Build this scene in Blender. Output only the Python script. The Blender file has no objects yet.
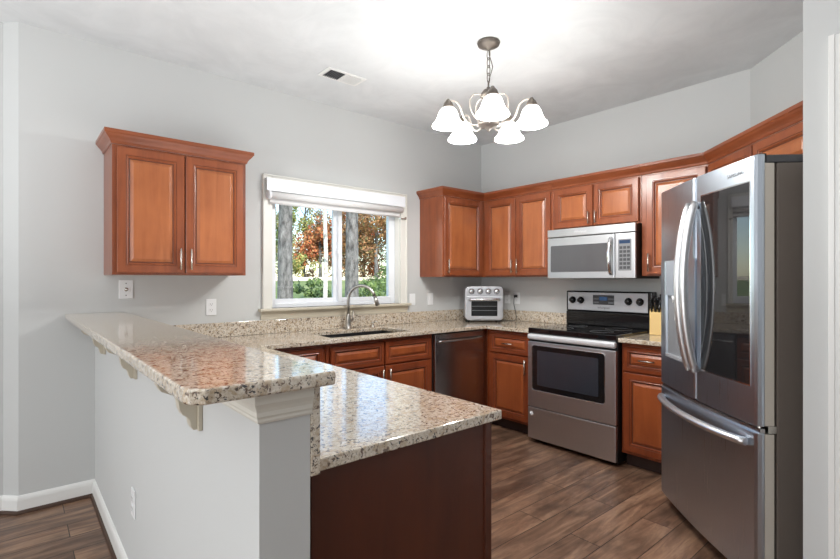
import bpy, bmesh, math, random
from mathutils import Vector, Matrix
random.seed(7)
R = math.radians
S = bpy.context.scene
COL = S.collection
PI = math.pi

# ------------------------------------------------------------------ camera
cd = bpy.data.cameras.new('camera'); cam = bpy.data.objects.new('camera', cd); COL.objects.link(cam)
cam.location = (-3.888, -3.538, 1.320)
cam.rotation_euler = (R(90), 0, R(49.588 - 90))
cd.sensor_width = 36; cd.lens = 479.38/840*36; cd.shift_y = 0.76/840; cd.clip_start = .02; cd.clip_end = 300
S.camera = cam

# ------------------------------------------------------------------ world, lights, exposure
S.view_settings.view_transform = 'Standard'; S.view_settings.look = 'None'
S.view_settings.exposure = 0.2; S.view_settings.gamma = 1.0; S.view_settings.use_curve_mapping = False
W = bpy.data.worlds.new('world'); S.world = W; W.use_nodes = True
wn = W.node_tree.nodes; wl = W.node_tree.links; wn.clear()
wo = wn.new('ShaderNodeOutputWorld'); wb = wn.new('ShaderNodeBackground'); ws = wn.new('ShaderNodeTexSky')
ws.sky_type = 'NISHITA'; ws.sun_disc = False; ws.sun_elevation = R(38); ws.sun_rotation = R(150); ws.dust_density = .6
wb.inputs['Strength'].default_value = .38
wl.new(ws.outputs[0], wb.inputs[0]); wl.new(wb.outputs[0], wo.inputs[0])

def light(name, kind, loc, rot, energy, color=(1,1,1), **kw):
    l = bpy.data.lights.new(name, kind); l.energy = energy; l.color = color
    for k, v in kw.items(): setattr(l, k, v)
    o = bpy.data.objects.new(name, l); COL.objects.link(o); o.location = loc; o.rotation_euler = rot
    return o
light('sun', 'SUN', (0,-10,20), (R(52), 0, R(-28)), 4.6, (1,.94,.85), angle=R(.6))
light('side_fill', 'AREA', (-7.35,-3.0,1.5), (R(90),0,R(-90)), 80, (.97,.985,1), shape='RECTANGLE', size=3.6, size_y=2.0)  # unseen area lamp added as side fill; that wall has no window
light('living_room_up_fill', 'AREA', (-5.7,-2.7,1.1), (R(180),0,0), 84, (.97,.985,1), shape='RECTANGLE', size=3.4, size_y=3.4)  # unseen upward lamp added to brighten the ceiling on the living room side
light('kitchen_up_fill', 'AREA', (-2.35,-1.45,1.25), (R(180),0,0), 13, (.96,.985,1), shape='RECTANGLE', size=1.7, size_y=1.7)  # unseen upward lamp added in mid-air to lift the kitchen ceiling

# ------------------------------------------------------------------ materials
def mat(name, col=(.5,.5,.5), rough=.5, metal=0, **kw):
    m = bpy.data.materials.new(name); m.use_nodes = True
    b = m.node_tree.nodes['Principled BSDF']
    b.inputs['Base Color'].default_value = (*col, 1); b.inputs['Roughness'].default_value = rough
    b.inputs['Metallic'].default_value = metal
    for k, v in kw.items(): b.inputs[k].default_value = v
    return m
def N(m, t, **kw):
    n = m.node_tree.nodes.new(t)
    for k, v in kw.items(): setattr(n, k, v)
    return n
def Lk(m, a, b): m.node_tree.links.new(a, b)
def BS(m): return m.node_tree.nodes['Principled BSDF']
def coords(m, scale=(1,1,1), rot=(0,0,0), out='Object'):
    t = N(m, 'ShaderNodeTexCoord'); p = N(m, 'ShaderNodeMapping')
    p.inputs['Scale'].default_value = scale; p.inputs['Rotation'].default_value = rot
    Lk(m, t.outputs[out], p.inputs['Vector']); return p.outputs[0]
def noise(m, vec, scale, detail=4, rough=.55, dist=0):
    n = N(m, 'ShaderNodeTexNoise'); n.inputs['Scale'].default_value = scale; n.inputs['Detail'].default_value = detail
    n.inputs['Roughness'].default_value = rough; n.inputs['Distortion'].default_value = dist
    Lk(m, vec, n.inputs['Vector']); return n.outputs['Fac']
def ramp(m, fac, stops, interp='LINEAR'):
    r = N(m, 'ShaderNodeValToRGB'); r.color_ramp.interpolation = interp
    e = r.color_ramp.elements
    while len(e) > 1: e.remove(e[-1])
    e[0].position = stops[0][0]; e[0].color = (*stops[0][1], 1)
    for p, c in stops[1:]:
        x = e.new(p); x.color = (*c, 1)
    Lk(m, fac, r.inputs[0]); return r.outputs[0]
def mix(m, fac, a, b, blend='MIX'):
    x = N(m, 'ShaderNodeMix', data_type='RGBA', blend_type=blend)
    if isinstance(fac, (int, float)): x.inputs[0].default_value = fac
    else: Lk(m, fac, x.inputs[0])
    for s, v in ((6, a), (7, b)):
        if isinstance(v, tuple): x.inputs[s].default_value = (*v, 1)
        else: Lk(m, v, x.inputs[s])
    return x.outputs[2]
def bump(m, h, strength, dist=.002):
    b = N(m, 'ShaderNodeBump'); b.inputs['Strength'].default_value = strength; b.inputs['Distance'].default_value = dist
    Lk(m, h, b.inputs['Height']); Lk(m, b.outputs[0], BS(m).inputs['Normal'])

M = {}
M['wall'] = mat('wall_paint', (.595,.605,.60), .7)
bump(M['wall'], noise(M['wall'], coords(M['wall']), 260, 2), .08, .001)
M['ceiling'] = m = mat('ceiling_texture', (.71,.71,.705), .9)
v = coords(m); n1 = noise(m, v, 2.4, 5, .6, 1.6)
n2 = N(m, 'ShaderNodeTexVoronoi', feature='SMOOTH_F1'); n2.inputs['Scale'].default_value = 2.6
vv = N(m, 'ShaderNodeVectorMath', operation='MULTIPLY_ADD'); vv.inputs[1].default_value = (.5,.5,.5)
nn = N(m, 'ShaderNodeTexNoise'); nn.inputs['Scale'].default_value = 3; Lk(m, v, nn.inputs['Vector'])
Lk(m, nn.outputs['Color'], vv.inputs[0]); Lk(m, v, vv.inputs[2]); Lk(m, vv.outputs[0], n2.inputs['Vector'])
Lk(m, mix(m, .5, ramp(m, n1, [(.35,(.65,.67,.68)),(.65,(.77,.79,.80))]), ramp(m, n2.outputs['Distance'], [(0,(.77,.79,.80)),(.6,(.68,.70,.71))])), BS(m).inputs['Base Color'])
bump(m, n2.outputs['Distance'], .5, .02)
M['trim'] = mat('white_trim_paint', (.82,.82,.80), .35)
M['wtrim'] = mat('window_casing_paint', (.80,.79,.74), .35)
M['cream'] = mat('cream_trim_paint', (.56,.51,.41), .4)
M['offwhite'] = mat('warm_white_trim_paint', (.74,.72,.65), .4)
M['shoe'] = mat('stained_shoe_moulding', (.06,.03,.018), .4)
M['vinyl'] = mat('white_window_vinyl', (.86,.88,.92), .3)
M['plate'] = mat('white_outlet_plastic', (.85,.86,.87), .3)
M['slot'] = mat('dark_slot', (.02,.02,.02), .6)

def wood(name, dark, light_, rough=.28, axis='Z'):
    m = mat(name, light_, rough); BS(m).inputs['Coat Weight'].default_value = .1; BS(m).inputs['Coat Roughness'].default_value = .18
    sc = {'Z': (9,9,.9), 'X': (.9,9,9)}[axis]
    oi = N(m, 'ShaderNodeObjectInfo'); a = N(m, 'ShaderNodeVectorMath', operation='MULTIPLY_ADD')
    t = N(m, 'ShaderNodeTexCoord'); Lk(m, oi.outputs['Random'], a.inputs[0]); a.inputs[1].default_value = (31,17,11); Lk(m, t.outputs['Object'], a.inputs[2])
    p = N(m, 'ShaderNodeMapping'); p.inputs['Scale'].default_value = sc; Lk(m, a.outputs[0], p.inputs['Vector'])
    f = noise(m, p.outputs[0], 1.6, 6, .6, .8)
    p2 = N(m, 'ShaderNodeMapping'); p2.inputs['Scale'].default_value = (3,3,1.6); Lk(m, a.outputs[0], p2.inputs['Vector'])
    g = noise(m, p2.outputs[0], 2.2, 3)
    c = ramp(m, f, [(.28,dark),(.72,light_)])
    c2 = mix(m, ramp(m, g, [(.35,(0,0,0)),(.7,(1,1,1))]), c, tuple(min(1, x*1.22) for x in light_))
    cc = mix(m, .45, c, c2)
    Lk(m, cc, BS(m).inputs['Base Color']); return m
M['cherry'] = wood('cherry_wood', (.15,.034,.012), (.275,.075,.026))
M['cherry_field'] = wood('cherry_wood_field', (.235,.062,.020), (.40,.133,.046))
M['cherry_h'] = wood('cherry_wood_rail', (.15,.034,.012), (.275,.075,.026), axis='X')
M['base_cherry'] = wood('shaded_cherry_wood', (.13,.024,.008), (.24,.053,.016))  # base cabinet set: same cherry, dim low light and saturation put into colour
M['base_cherry_h'] = wood('shaded_cherry_rail', (.13,.024,.008), (.24,.053,.016), axis='X')
M['base_field'] = wood('shaded_cherry_field', (.20,.042,.012), (.33,.085,.024))
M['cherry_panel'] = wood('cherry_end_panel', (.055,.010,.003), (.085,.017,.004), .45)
M['glaze'] = mat('dark_glaze', (.10,.03,.015), .35)
M['toe'] = mat('dark_toe_kick', (.03,.012,.008), .6)

M['granite'] = m = mat('speckled_granite', (.7,.64,.54), .10); BS(m).inputs['IOR'].default_value = 1.8; BS(m).inputs['Coat Weight'].default_value = .35; BS(m).inputs['Coat IOR'].default_value = 1.8; BS(m).inputs['Coat Roughness'].default_value = .06
v = coords(m)
big = noise(m, v, 9, 4, .6, .5); fine = noise(m, v, 120, 4, .75, .3); sp = noise(m, v, 68, 3, .62, .6); sp2 = noise(m, v, 110, 3, .6, .4); tn_ = noise(m, v, 42, 4, .6, .6)
c = ramp(m, fine, [(.32,(.36,.28,.20)),(.46,(.62,.54,.43)),(.62,(.78,.72,.63)),(.8,(.83,.80,.74))])
c = mix(m, ramp(m, tn_, [(.50,(0,0,0)),(.62,(.8,.8,.8))]), c, (.45,.33,.21))
c = mix(m, ramp(m, big, [(.45,(0,0,0)),(.7,(1,1,1))]), c, mix(m, .3, c, (.60,.47,.33)))
c = mix(m, ramp(m, sp, [(.575,(0,0,0)),(.62,(1,1,1))]), c, (.15,.095,.065))
c = mix(m, ramp(m, sp2, [(.60,(0,0,0)),(.64,(1,1,1))]), c, (.05,.042,.042))
Lk(m, c, BS(m).inputs['Base Color'])

M['floor'] = m = mat('wood_plank_floor', (.1,.06,.04), .33)
v = coords(m)
bk = N(m, 'ShaderNodeTexBrick'); bk.offset = .37; bk.offset_frequency = 2
bk.inputs['Scale'].default_value = 1; bk.inputs['Brick Width'].default_value = 1.22; bk.inputs['Row Height'].default_value = .165
bk.inputs['Mortar Size'].default_value = .0022; bk.inputs['Mortar Smooth'].default_value = .1; bk.inputs['Bias'].default_value = 0
bk.inputs['Color1'].default_value = (0,0,0,1); bk.inputs['Color2'].default_value = (1,1,1,1); bk.inputs['Mortar'].default_value = (.5,.5,.5,1)
Lk(m, v, bk.inputs['Vector'])
off = N(m, 'ShaderNodeVectorMath', operation='MULTIPLY_ADD'); off.inputs[1].default_value = (7,3,5)
Lk(m, bk.outputs['Color'], off.inputs[0]); Lk(m, v, off.inputs[2])
mp = N(m, 'ShaderNodeMapping'); mp.inputs['Scale'].default_value = (1.1,9,1); Lk(m, off.outputs[0], mp.inputs['Vector'])
g = noise(m, mp.outputs[0], 2.2, 7, .62, .9)
mp2 = N(m, 'ShaderNodeMapping'); mp2.inputs['Scale'].default_value = (2.2,3.4,1); Lk(m, off.outputs[0], mp2.inputs['Vector'])
k = noise(m, mp2.outputs[0], 1.7, 4, .6, .4)
c = ramp(m, g, [(.3,(.10,.052,.032)),(.5,(.26,.145,.088)),(.72,(.46,.285,.18))])
c = mix(m, ramp(m, k, [(.33,(.45,.45,.45)),(.55,(1,1,1))]), (.055,.032,.023), c)
tn = ramp(m, bk.outputs['Color'], [(0,(.52,.52,.55)),(1,(1.0,1.0,1.0))])
c = mix(m, 1.0, c, tn, 'MULTIPLY')
c = mix(m, bk.outputs['Fac'], c, (.018,.01,.007))
Lk(m, c, BS(m).inputs['Base Color']); bump(m, bk.outputs['Fac'], -.4, .002)

def steel(name, col, rough, axis=None, an=.0):
    m = mat(name, col, rough, 1)
    if axis:
        s = {'X': (2,160,160), 'Z': (160,160,2), 'Y': (160,2,160)}[axis]
        f = noise(m, coords(m, s), 2, 3)
        r = N(m, 'ShaderNodeMapRange'); r.inputs['To Min'].default_value = rough*.8; r.inputs['To Max'].default_value = rough*1.25
        Lk(m, f, r.inputs['Value']); Lk(m, r.outputs[0], BS(m).inputs['Roughness'])
        bump(m, f, .03, .001)
    return m
M['steel'] = steel('brushed_stainless_steel', (.61,.62,.64), .38, 'X')
M['fsteel'] = steel('fridge_stainless_steel', (.50,.55,.62), .29, 'Z')
M['dsteel'] = steel('dark_stainless_steel', (.42,.41,.41), .24, 'Z')
M['chrome'] = steel('polished_chrome', (.78,.79,.81), .16)
M['dnickel'] = steel('brushed_dark_nickel', (.42,.40,.37), .28)
M['barsteel'] = mat('bright_range_handle', (.84,.85,.87), .3, .45)
M['fdisp'] = mat('dispenser_panel', (.30,.33,.37), .2)
M['hsteel'] = steel('satin_steel_handle', (.78,.79,.81), .36)
M['nickel'] = steel('satin_nickel', (.66,.63,.58), .26)
M['fcase'] = mat('fridge_case_paint', (.13,.108,.092), .42)
M['fdoorside'] = mat('fridge_door_side', (.50,.46,.40), .4)
M['black'] = mat('gloss_black', (.008,.008,.009), .12)
M['blackm'] = mat('matte_black', (.012,.012,.013), .45)
M['bglass'] = mat('black_glass', (.006,.006,.007), .05, IOR=1.6)
M['ovenglass'] = mat('smoked_oven_glass', (.03,.033,.042), .07, IOR=1.6)
M['mglass'] = mat('microwave_window', (.09,.09,.095), .18)
M['fglass'] = mat('fridge_glass_panel', (.014,.014,.015), .03, IOR=1.6)
M['grey'] = mat('grey_plastic', (.20,.205,.215), .4)
M['dgrey'] = mat('dark_grey_plastic', (.05,.05,.055), .4)
M['lcd'] = mat('lit_display', (.01,.015,.03), .2); BS(M['lcd']).inputs['Emission Color'].default_value = (.15,.4,.9,1); BS(M['lcd']).inputs['Emission Strength'].default_value = .12
M['silverp'] = mat('silver_plastic', (.56,.57,.60), .38, .55)
M['whitem'] = mat('white_marking', (.8,.8,.82), .5)
M['logo'] = mat('grey_lettering', (.16,.16,.17), .4)
M['block'] = mat('blond_wood_block', (.86,.60,.25), .45)
M['bronze'] = mat('weathered_bronze', (.13,.11,.095), .45, .6)
M['armmetal'] = mat('brushed_pewter', (.50,.45,.40), .4, .5)
M['roller'] = mat('white_shade_fabric', (.78,.78,.78), .8)
M['sink'] = mat('black_composite_sink', (.012,.012,.013), .35)
M['cord'] = mat('black_rubber', (.015,.015,.015), .5)

M['bell'] = m = bpy.data.materials.new('frosted_glass_bell'); m.use_nodes = True; nt = m.node_tree; nt.nodes.clear()
o_ = nt.nodes.new('ShaderNodeOutputMaterial'); mx = nt.nodes.new('ShaderNodeMixShader'); mx2 = nt.nodes.new('ShaderNodeMixShader'); ad = nt.nodes.new('ShaderNodeAddShader')
tr = nt.nodes.new('ShaderNodeBsdfTransparent'); tl = nt.nodes.new('ShaderNodeBsdfTranslucent'); pr = nt.nodes.new('ShaderNodeBsdfPrincipled'); em = nt.nodes.new('ShaderNodeEmission')
pr.inputs['Base Color'].default_value = (.9,.9,.88,1); pr.inputs['Roughness'].default_value = .25; tl.inputs[0].default_value = (.95,.94,.9,1)
em.inputs[0].default_value = (1,.97,.93,1); em.inputs[1].default_value = .05
mx.inputs[0].default_value = .4; mx2.inputs[0].default_value = .30
nt.links.new(pr.outputs[0], mx.inputs[1]); nt.links.new(tl.outputs[0], mx.inputs[2])
nt.links.new(mx.outputs[0], mx2.inputs[1]); nt.links.new(tr.outputs[0], mx2.inputs[2])
nt.links.new(mx2.outputs[0], ad.inputs[0]); nt.links.new(em.outputs[0], ad.inputs[1]); nt.links.new(ad.outputs[0], o_.inputs[0])
M['bulb'] = mat('lit_bulb', (1,1,1), .3); BS(M['bulb']).inputs['Emission Color'].default_value = (1,.95,.88,1); BS(M['bulb']).inputs['Emission Strength'].default_value = 2

M['pane'] = m = bpy.data.materials.new('window_glass'); m.use_nodes = True; nt = m.node_tree; nt.nodes.clear()
o_ = nt.nodes.new('ShaderNodeOutputMaterial'); mx = nt.nodes.new('ShaderNodeMixShader'); tr = nt.nodes.new('ShaderNodeBsdfTransparent'); gl = nt.nodes.new('ShaderNodeBsdfGlossy')
fr = nt.nodes.new('ShaderNodeFresnel'); fr.inputs[0].default_value = 1.3; gl.inputs['Roughness'].default_value = .01; tr.inputs[0].default_value = (.97,.98,.98,1)
nt.links.new(fr.outputs[0], mx.inputs[0]); nt.links.new(tr.outputs[0], mx.inputs[1]); nt.links.new(gl.outputs[0], mx.inputs[2]); nt.links.new(mx.outputs[0], o_.inputs[0])

def leafmat(name, cols):
    m = mat(name, cols[0], .7)
    g = N(m, 'ShaderNodeNewGeometry')
    st = [(i/len(cols), c) for i, c in enumerate(cols)]
    Lk(m, ramp(m, g.outputs['Random Per Island'], st, 'CONSTANT'), BS(m).inputs['Base Color']); return m
M['leaf_yellow'] = leafmat('yellow_green_leaves', [(.30,.30,.07),(.42,.36,.10),(.16,.22,.06),(.50,.40,.14),(.22,.28,.08)])
M['leaf_red'] = leafmat('rust_red_leaves', [(.45,.11,.04),(.55,.18,.06),(.30,.08,.03),(.50,.25,.10),(.22,.12,.05)])
M['leaf_brown'] = leafmat('brown_autumn_leaves', [(.30,.17,.07),(.22,.11,.05),(.38,.24,.10),(.14,.13,.05),(.42,.20,.08)])
M['leaf_green'] = leafmat('green_leaves', [(.10,.17,.05),(.16,.24,.07),(.07,.12,.04),(.22,.30,.10)])
M['bark'] = m = mat('grey_bark', (.3,.28,.26), .9)
Lk(m, ramp(m, noise(m, coords(m, (3,3,1)), 5, 6, .7), [(.35,(.05,.048,.045)),(.58,(.22,.21,.20)),(.75,(.40,.39,.37))]), BS(m).inputs['Base Color'])
M['pale_bark'] = m = mat('pale_bark', (.7,.66,.58), .8)
Lk(m, ramp(m, noise(m, coords(m, (2,2,3)), 6, 5, .7), [(.35,(.35,.30,.25)),(.5,(.75,.70,.62))]), BS(m).inputs['Base Color'])
M['lawn'] = m = mat('lawn_grass', (.2,.3,.1), .9)
Lk(m, ramp(m, noise(m, coords(m), .6, 8, .7), [(.3,(.08,.13,.035)),(.5,(.19,.25,.08)),(.7,(.33,.36,.14))]), BS(m).inputs['Base Color'])
M['gravel'] = mat('pale_concrete', (.72,.62,.52), .9)

# ------------------------------------------------------------------ mesh helpers
def tf(bm_verts, mtx):
    for v_ in bm_verts: v_.co = mtx @ v_.co
def box(bm, x0, x1, y0, y1, z0, z1, mi=0):
    vs = [bm.verts.new((x, y, z)) for x in (x0, x1) for y in (y0, y1) for z in (z0, z1)]
    for q in ((0,1,3,2),(4,6,7,5),(0,4,5,1),(2,3,7,6),(0,2,6,4),(1,5,7,3)):
        f = bm.faces.new([vs[i] for i in q]); f.material_index = mi
    return vs
def prism(bm, pts, z0, z1, mi=0):
    a = [bm.verts.new((x, y, z0)) for x, y in pts]; b = [bm.verts.new((x, y, z1)) for x, y in pts]
    n = len(pts); fs = [bm.faces.new(a[::-1]), bm.faces.new(b)]
    for i in range(n): fs.append(bm.faces.new((a[i], a[(i+1)%n], b[(i+1)%n], b[i])))
    for f in fs: f.material_index = mi
    return a + b
def lathe(bm, prof, seg=24, c=(0,0,0), mi=0, smooth=True):
    rings = []
    for r, z in prof:
        if r < 1e-6: rings.append([bm.verts.new((c[0], c[1], c[2]+z))])
        else: rings.append([bm.verts.new((c[0]+r*math.cos(2*PI*i/seg), c[1]+r*math.sin(2*PI*i/seg), c[2]+z)) for i in range(seg)])
    out = [v_ for r in rings for v_ in r]
    for a, b in zip(rings, rings[1:]):
        for i in range(seg):
            j = (i+1) % seg
            if len(a) == 1 and len(b) == 1: continue
            if len(a) == 1: f = bm.faces.new((a[0], b[j], b[i]))
            elif len(b) == 1: f = bm.faces.new((a[i], a[j], b[0]))
            else: f = bm.faces.new((a[i], a[j], b[j], b[i]))
            f.smooth = smooth; f.material_index = mi
    return out
def tube(bm, pts, r, seg=10, closed=False, mi=0, flat=1.0):
    pts = [Vector(p) for p in pts]; n = len(pts); rings = []
    rs = r if isinstance(r, (list, tuple)) else [r]*n
    up = Vector((0,0,1)); prev = None
    for i, p in enumerate(pts):
        if closed: t = (pts[(i+1)%n] - pts[i-1]).normalized()
        else: t = (pts[min(i+1, n-1)] - pts[max(i-1, 0)]).normalized()
        if prev is None:
            a = up if abs(t.dot(up)) < .95 else Vector((1,0,0))
            u = (a - t*a.dot(t)).normalized()
        else: u = (prev - t*prev.dot(t)).normalized()
        prev = u; w = t.cross(u)
        rings.append([bm.verts.new(p + (u*math.cos(2*PI*k/seg) + w*math.sin(2*PI*k/seg)*flat)*rs[i]) for k in range(seg)])
    m_ = n if closed else n-1
    for i in range(m_):
        a, b = rings[i], rings[(i+1)%n]
        for k in range(seg):
            f = bm.faces.new((a[k], a[(k+1)%seg], b[(k+1)%seg], b[k])); f.smooth = True; f.material_index = mi
    if not closed:
        bm.faces.new(rings[0][::-1]).material_index = mi; bm.faces.new(rings[-1]).material_index = mi
    return [v_ for r_ in rings for v_ in r_]
def bez(p0, p1, p2, p3, n=12):
    p0, p1, p2, p3 = map(Vector, (p0, p1, p2, p3)); out = []
    for i in range(n+1):
        t = i/n; out.append(p0*(1-t)**3 + p1*3*t*(1-t)**2 + p2*3*t*t*(1-t) + p3*t**3)
    return out
def obj(name, bm, mats, parent=None, loc=(0,0,0), rot=(0,0,0), bevel=0, seg=2, fixn=True):
    if fixn: bmesh.ops.recalc_face_normals(bm, faces=bm.faces)
    me = bpy.data.meshes.new(name); bm.to_mesh(me); bm.free()
    if not isinstance(mats, (list, tuple)): mats = [mats]
    for m_ in mats: me.materials.append(M[m_] if isinstance(m_, str) else m_)
    o = bpy.data.objects.new(name, me); COL.objects.link(o); o.location = loc; o.rotation_euler = rot
    if parent is not None: o.parent = parent
    if bevel:
        b = o.modifiers.new('bevel', 'BEVEL'); b.width = bevel; b.segments = seg; b.limit_method = 'ANGLE'; b.angle_limit = R(40)
    return o
def tag(o, label, cat, group=None, kind=None):
    if label: o['label'] = label
    if cat: o['category'] = cat
    if group: o['group'] = group
    if kind: o['kind'] = kind
    return o
def thing(name, label, cat, loc=(0,0,0), rz=0, group=None):
    o = bpy.data.objects.new(name, None); COL.objects.link(o); o.location = loc; o.rotation_euler = (0,0,rz)
    o.empty_display_size = .1
    return tag(o, label, cat, group)
def struct(name, bm, m_, label, cat='structure', **kw):
    o = obj(name, bm, m_, **kw); o['kind'] = 'structure'; o['label'] = label; o['category'] = cat; return o
def bx(name, dims, m_, parent=None, bevel=.002, label=None, **kw):
    bm = bmesh.new(); box(bm, *dims); o = obj(name, bm, m_, parent, bevel=bevel, **kw)
    if label: o['label'] = label
    return o
def text(name, s, size, m_, parent, loc, rot, ext=.0004):
    c = bpy.data.curves.new(name, 'FONT'); c.body = s; c.size = size; c.extrude = ext; c.align_x = 'CENTER'; c.align_y = 'CENTER'
    c.materials.append(M[m_]); o = bpy.data.objects.new(name, c); COL.objects.link(o); o.parent = parent; o.location = loc; o.rotation_euler = rot
    dg = bpy.context.evaluated_depsgraph_get(); me = bpy.data.meshes.new_from_object(o.evaluated_get(dg)); bpy.data.objects.remove(o)
    o = bpy.data.objects.new(name, me); COL.objects.link(o); o.parent = parent; o.location = loc; o.rotation_euler = rot
    return o

# raised-panel front: local x 0..w, z 0..h, back at y=0, front towards -y
def panel_front(name, w, h, parent, loc, stile=.055, t=.02, horiz=False, pre=''):
    bm = bmesh.new()
    s = stile
    prof = [(0,0,0),(0,t-.003,0),(.003,t,0),(s-.008,t,0),(s-.006,t-.003,1),(s-.004,t-.003,0),(s-.001,t-.001,0),(s+.003,t-.002,0),
            (s+.008,t-.0105,0),(s+.010,t-.0115,1),(s+.0135,t-.0115,1),(s+.030,t-.003,2),(s+.032,t-.0025,2)]
    if min(w, h) < 2*(s+.05):
        k = (min(w, h)/2 - .012)/(s+.032); prof = [(a*k if a > .003 else a, d, c) for a, d, c in prof]
    rings = []
    for a, d, c in prof:
        rings.append([bm.verts.new(q) for q in ((a,-d,a),(w-a,-d,a),(w-a,-d,h-a),(a,-d,h-a))])
    bm.faces.new(rings[0][::-1])
    for i in range(1, len(rings)):
        for k in range(4):
            f = bm.faces.new((rings[i-1][k], rings[i-1][(k+1)%4], rings[i][(k+1)%4], rings[i][k])); f.material_index = prof[i][2]
    bm.faces.new(rings[-1]).material_index = 2
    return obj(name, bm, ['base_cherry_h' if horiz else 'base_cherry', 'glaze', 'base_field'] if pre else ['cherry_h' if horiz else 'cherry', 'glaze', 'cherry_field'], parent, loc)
def pull(parent, x, z, L=.13, horiz=False, off=.02):
    bm = bmesh.new(); y = -off-.028
    if horiz:
        tube(bm, [(x-L/2,y,z),(x+L/2,y,z)], .0055, 10)
        for s in (-1,1): tube(bm, [(x+s*L*.36,-off+.001,z),(x+s*L*.36,y,z)], .0045, 8)
    else:
        tube(bm, [(x,y,z-L/2),(x,y,z+L/2)], .0055, 10)
        for s in (-1,1): tube(bm, [(x,-off+.001,z+s*L*.36),(x,y,z+s*L*.36)], .0045, 8)
    return obj('handle', bm, 'nickel', parent)

CROWN = [(0,0),(.004,0),(.008,.006),(.010,.016),(.018,.028),(.031,.042),(.037,.052),(.042,.056),(.042,.076),(0,.076)]
def crown(bm, p0, p1, m0, m1, z=2.10, prof=CROWN, k=1.0):
    a = []; b = []
    for o_, u in prof:
        a.append(bm.verts.new((p0[0]+m0[0]*o_*k, p0[1]+m0[1]*o_*k, z+u*k))); b.append(bm.verts.new((p1[0]+m1[0]*o_*k, p1[1]+m1[1]*o_*k, z+u*k)))
    n = len(prof)
    for i in range(n):
        bm.faces.new((a[i], a[(i+1)%n], b[(i+1)%n], b[i]))
    bm.faces.new(a[::-1]); bm.faces.new(b)

# ================================================================== SETTING
H = 2.782
DW = 2.495      # range wall length before the angled wall
def poly(pts, z):
    bm = bmesh.new(); bm.faces.new([bm.verts.new((x, y, z)) for x, y in pts]); return bm
bm = bmesh.new(); box(bm, -7.6, .2, -7.2, .3, -.1, 0)
struct('floor', bm, 'floor', 'brown wood plank floor of the kitchen', 'floor')
bm = bmesh.new(); box(bm, -7.6, .2, -7.2, .3, H, H+.1)
struct('ceiling', bm, 'ceiling', 'white ceiling with a swirled plaster texture', 'ceiling')
# window wall with opening
WX0, WX1, WZ0, WZ1 = -2.375, -1.125, 1.105, 2.055
bm = bmesh.new()
for a in ((-3.859,WX0,0,.14,0,H),(WX1,.14,0,.14,0,H),(WX0,WX1,0,.14,0,WZ0),(WX0,WX1,0,.14,WZ1,H)): box(bm, *a)
struct('wall_back', bm, 'wall', 'grey wall around the kitchen window', 'wall')
bm = bmesh.new(); box(bm, 0, .14, -DW-.06, 0, 0, H)
struct('wall_right', bm, 'wall', 'grey wall behind the range', 'wall')
bm = bmesh.new(); t = 2.6
prism(bm, [(0,-DW),(.2,-DW),(.2-t+.08,-DW-t),(-t,-DW-t)], 0, H)
struct('wall_angled', bm, 'wall', 'angled grey wall behind the refrigerator', 'wall')
bm = bmesh.new(); box(bm, -1.56, -1.45, -7.1, -3.087, 0, H)
struct('wall_partition', bm, 'wall', 'pale wall end at the right edge beside the refrigerator', 'wall')
bm = bmesh.new(); prism(bm, [(-3.859,0),(-3.925,.066),(-7.55,.066),(-7.55,.2),(-3.859,.2)], 0, H)
struct('wall_far_left', bm, 'wall', 'narrow angled wall return at the left edge', 'wall')
bm = bmesh.new(); box(bm, -7.6, -7.5, -7.1, .2, 0, H)
struct('wall_left', bm, 'wall', 'wall of the next room, left of the view', 'wall')
bm = bmesh.new(); box(bm, -7.6, .2, -7.2, -7.05, 0, H)
struct('wall_front', bm, 'wall', 'wall of the next room behind the viewpoint', 'wall')

# peninsula half wall
PX0, PX1, PY = -3.5, -3.385, -2.572
bm = bmesh.new(); box(bm, PX0, PX1, PY, 0, 0, 1.089)
struct('wall_peninsula', bm, 'wall', 'low grey half wall under the raised granite bar', 'wall')

# baseboards
BASE = [(0,0),(.014,0),(.014,.075),(.011,.088),(.005,.098),(0,.1)]
SHOE = [(0,0),(.026,0),(.025,.008),(.021,.016),(.014,.02),(0,.02)]
def skirting(name, pts, label, end=None):
    bm = bmesh.new(); bm2 = bmesh.new()
    n = len(pts); ns = []
    for a, b in zip(pts, pts[1:]):
        d = Vector((b[0]-a[0], b[1]-a[1])).normalized(); ns.append(Vector((d.y, -d.x)))
    for i in range(n-1):
        m0 = ns[i] if i == 0 else (ns[i-1]+ns[i])/(1+ns[i-1].dot(ns[i]))
        m1 = ns[i] if i == n-2 else (ns[i]+ns[i+1])/(1+ns[i].dot(ns[i+1]))
        crown(bm, pts[i], pts[i+1], m0, m1, .001, BASE)
        crown(bm2, pts[i], pts[i+1], m0, m1, 0, SHOE)
    o = struct(name, bm, 'trim', label, 'baseboard')
    s = obj('shoe_moulding', bm2, 'shoe', o); s['label'] = 'dark stained shoe moulding'
skirting('baseboard_left', [(-7.4,.066),(-3.925,.066),(-3.859,0),(PX0,0)], 'white baseboard along the wall left of the peninsula')
skirting('baseboard_peninsula', [(PX0,-.0145),(PX0,PY+.001)], 'white baseboard along the low peninsula wall')

# crown under the bar on the half wall
TR = [(0,0),(.004,0),(.006,.005),(.006,.010),(.0085,.015),(.0085,.024),(.011,.032),(.015,.042),(.015,.064),(0,.064)]
bm = bmesh.new(); s2 = Vector((-1,-1))
crown(bm, (PX0,-.35), (PX0,PY), Vector((-1,0)), s2, 1.0245, TR)
crown(bm, (PX0,PY), (PX1+.002,PY), s2, Vector((0,-1)), 1.0245, TR)
struct('trim_1', bm, 'offwhite', 'off-white moulding wrapping the end of the half wall under the bar', 'trim')

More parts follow.
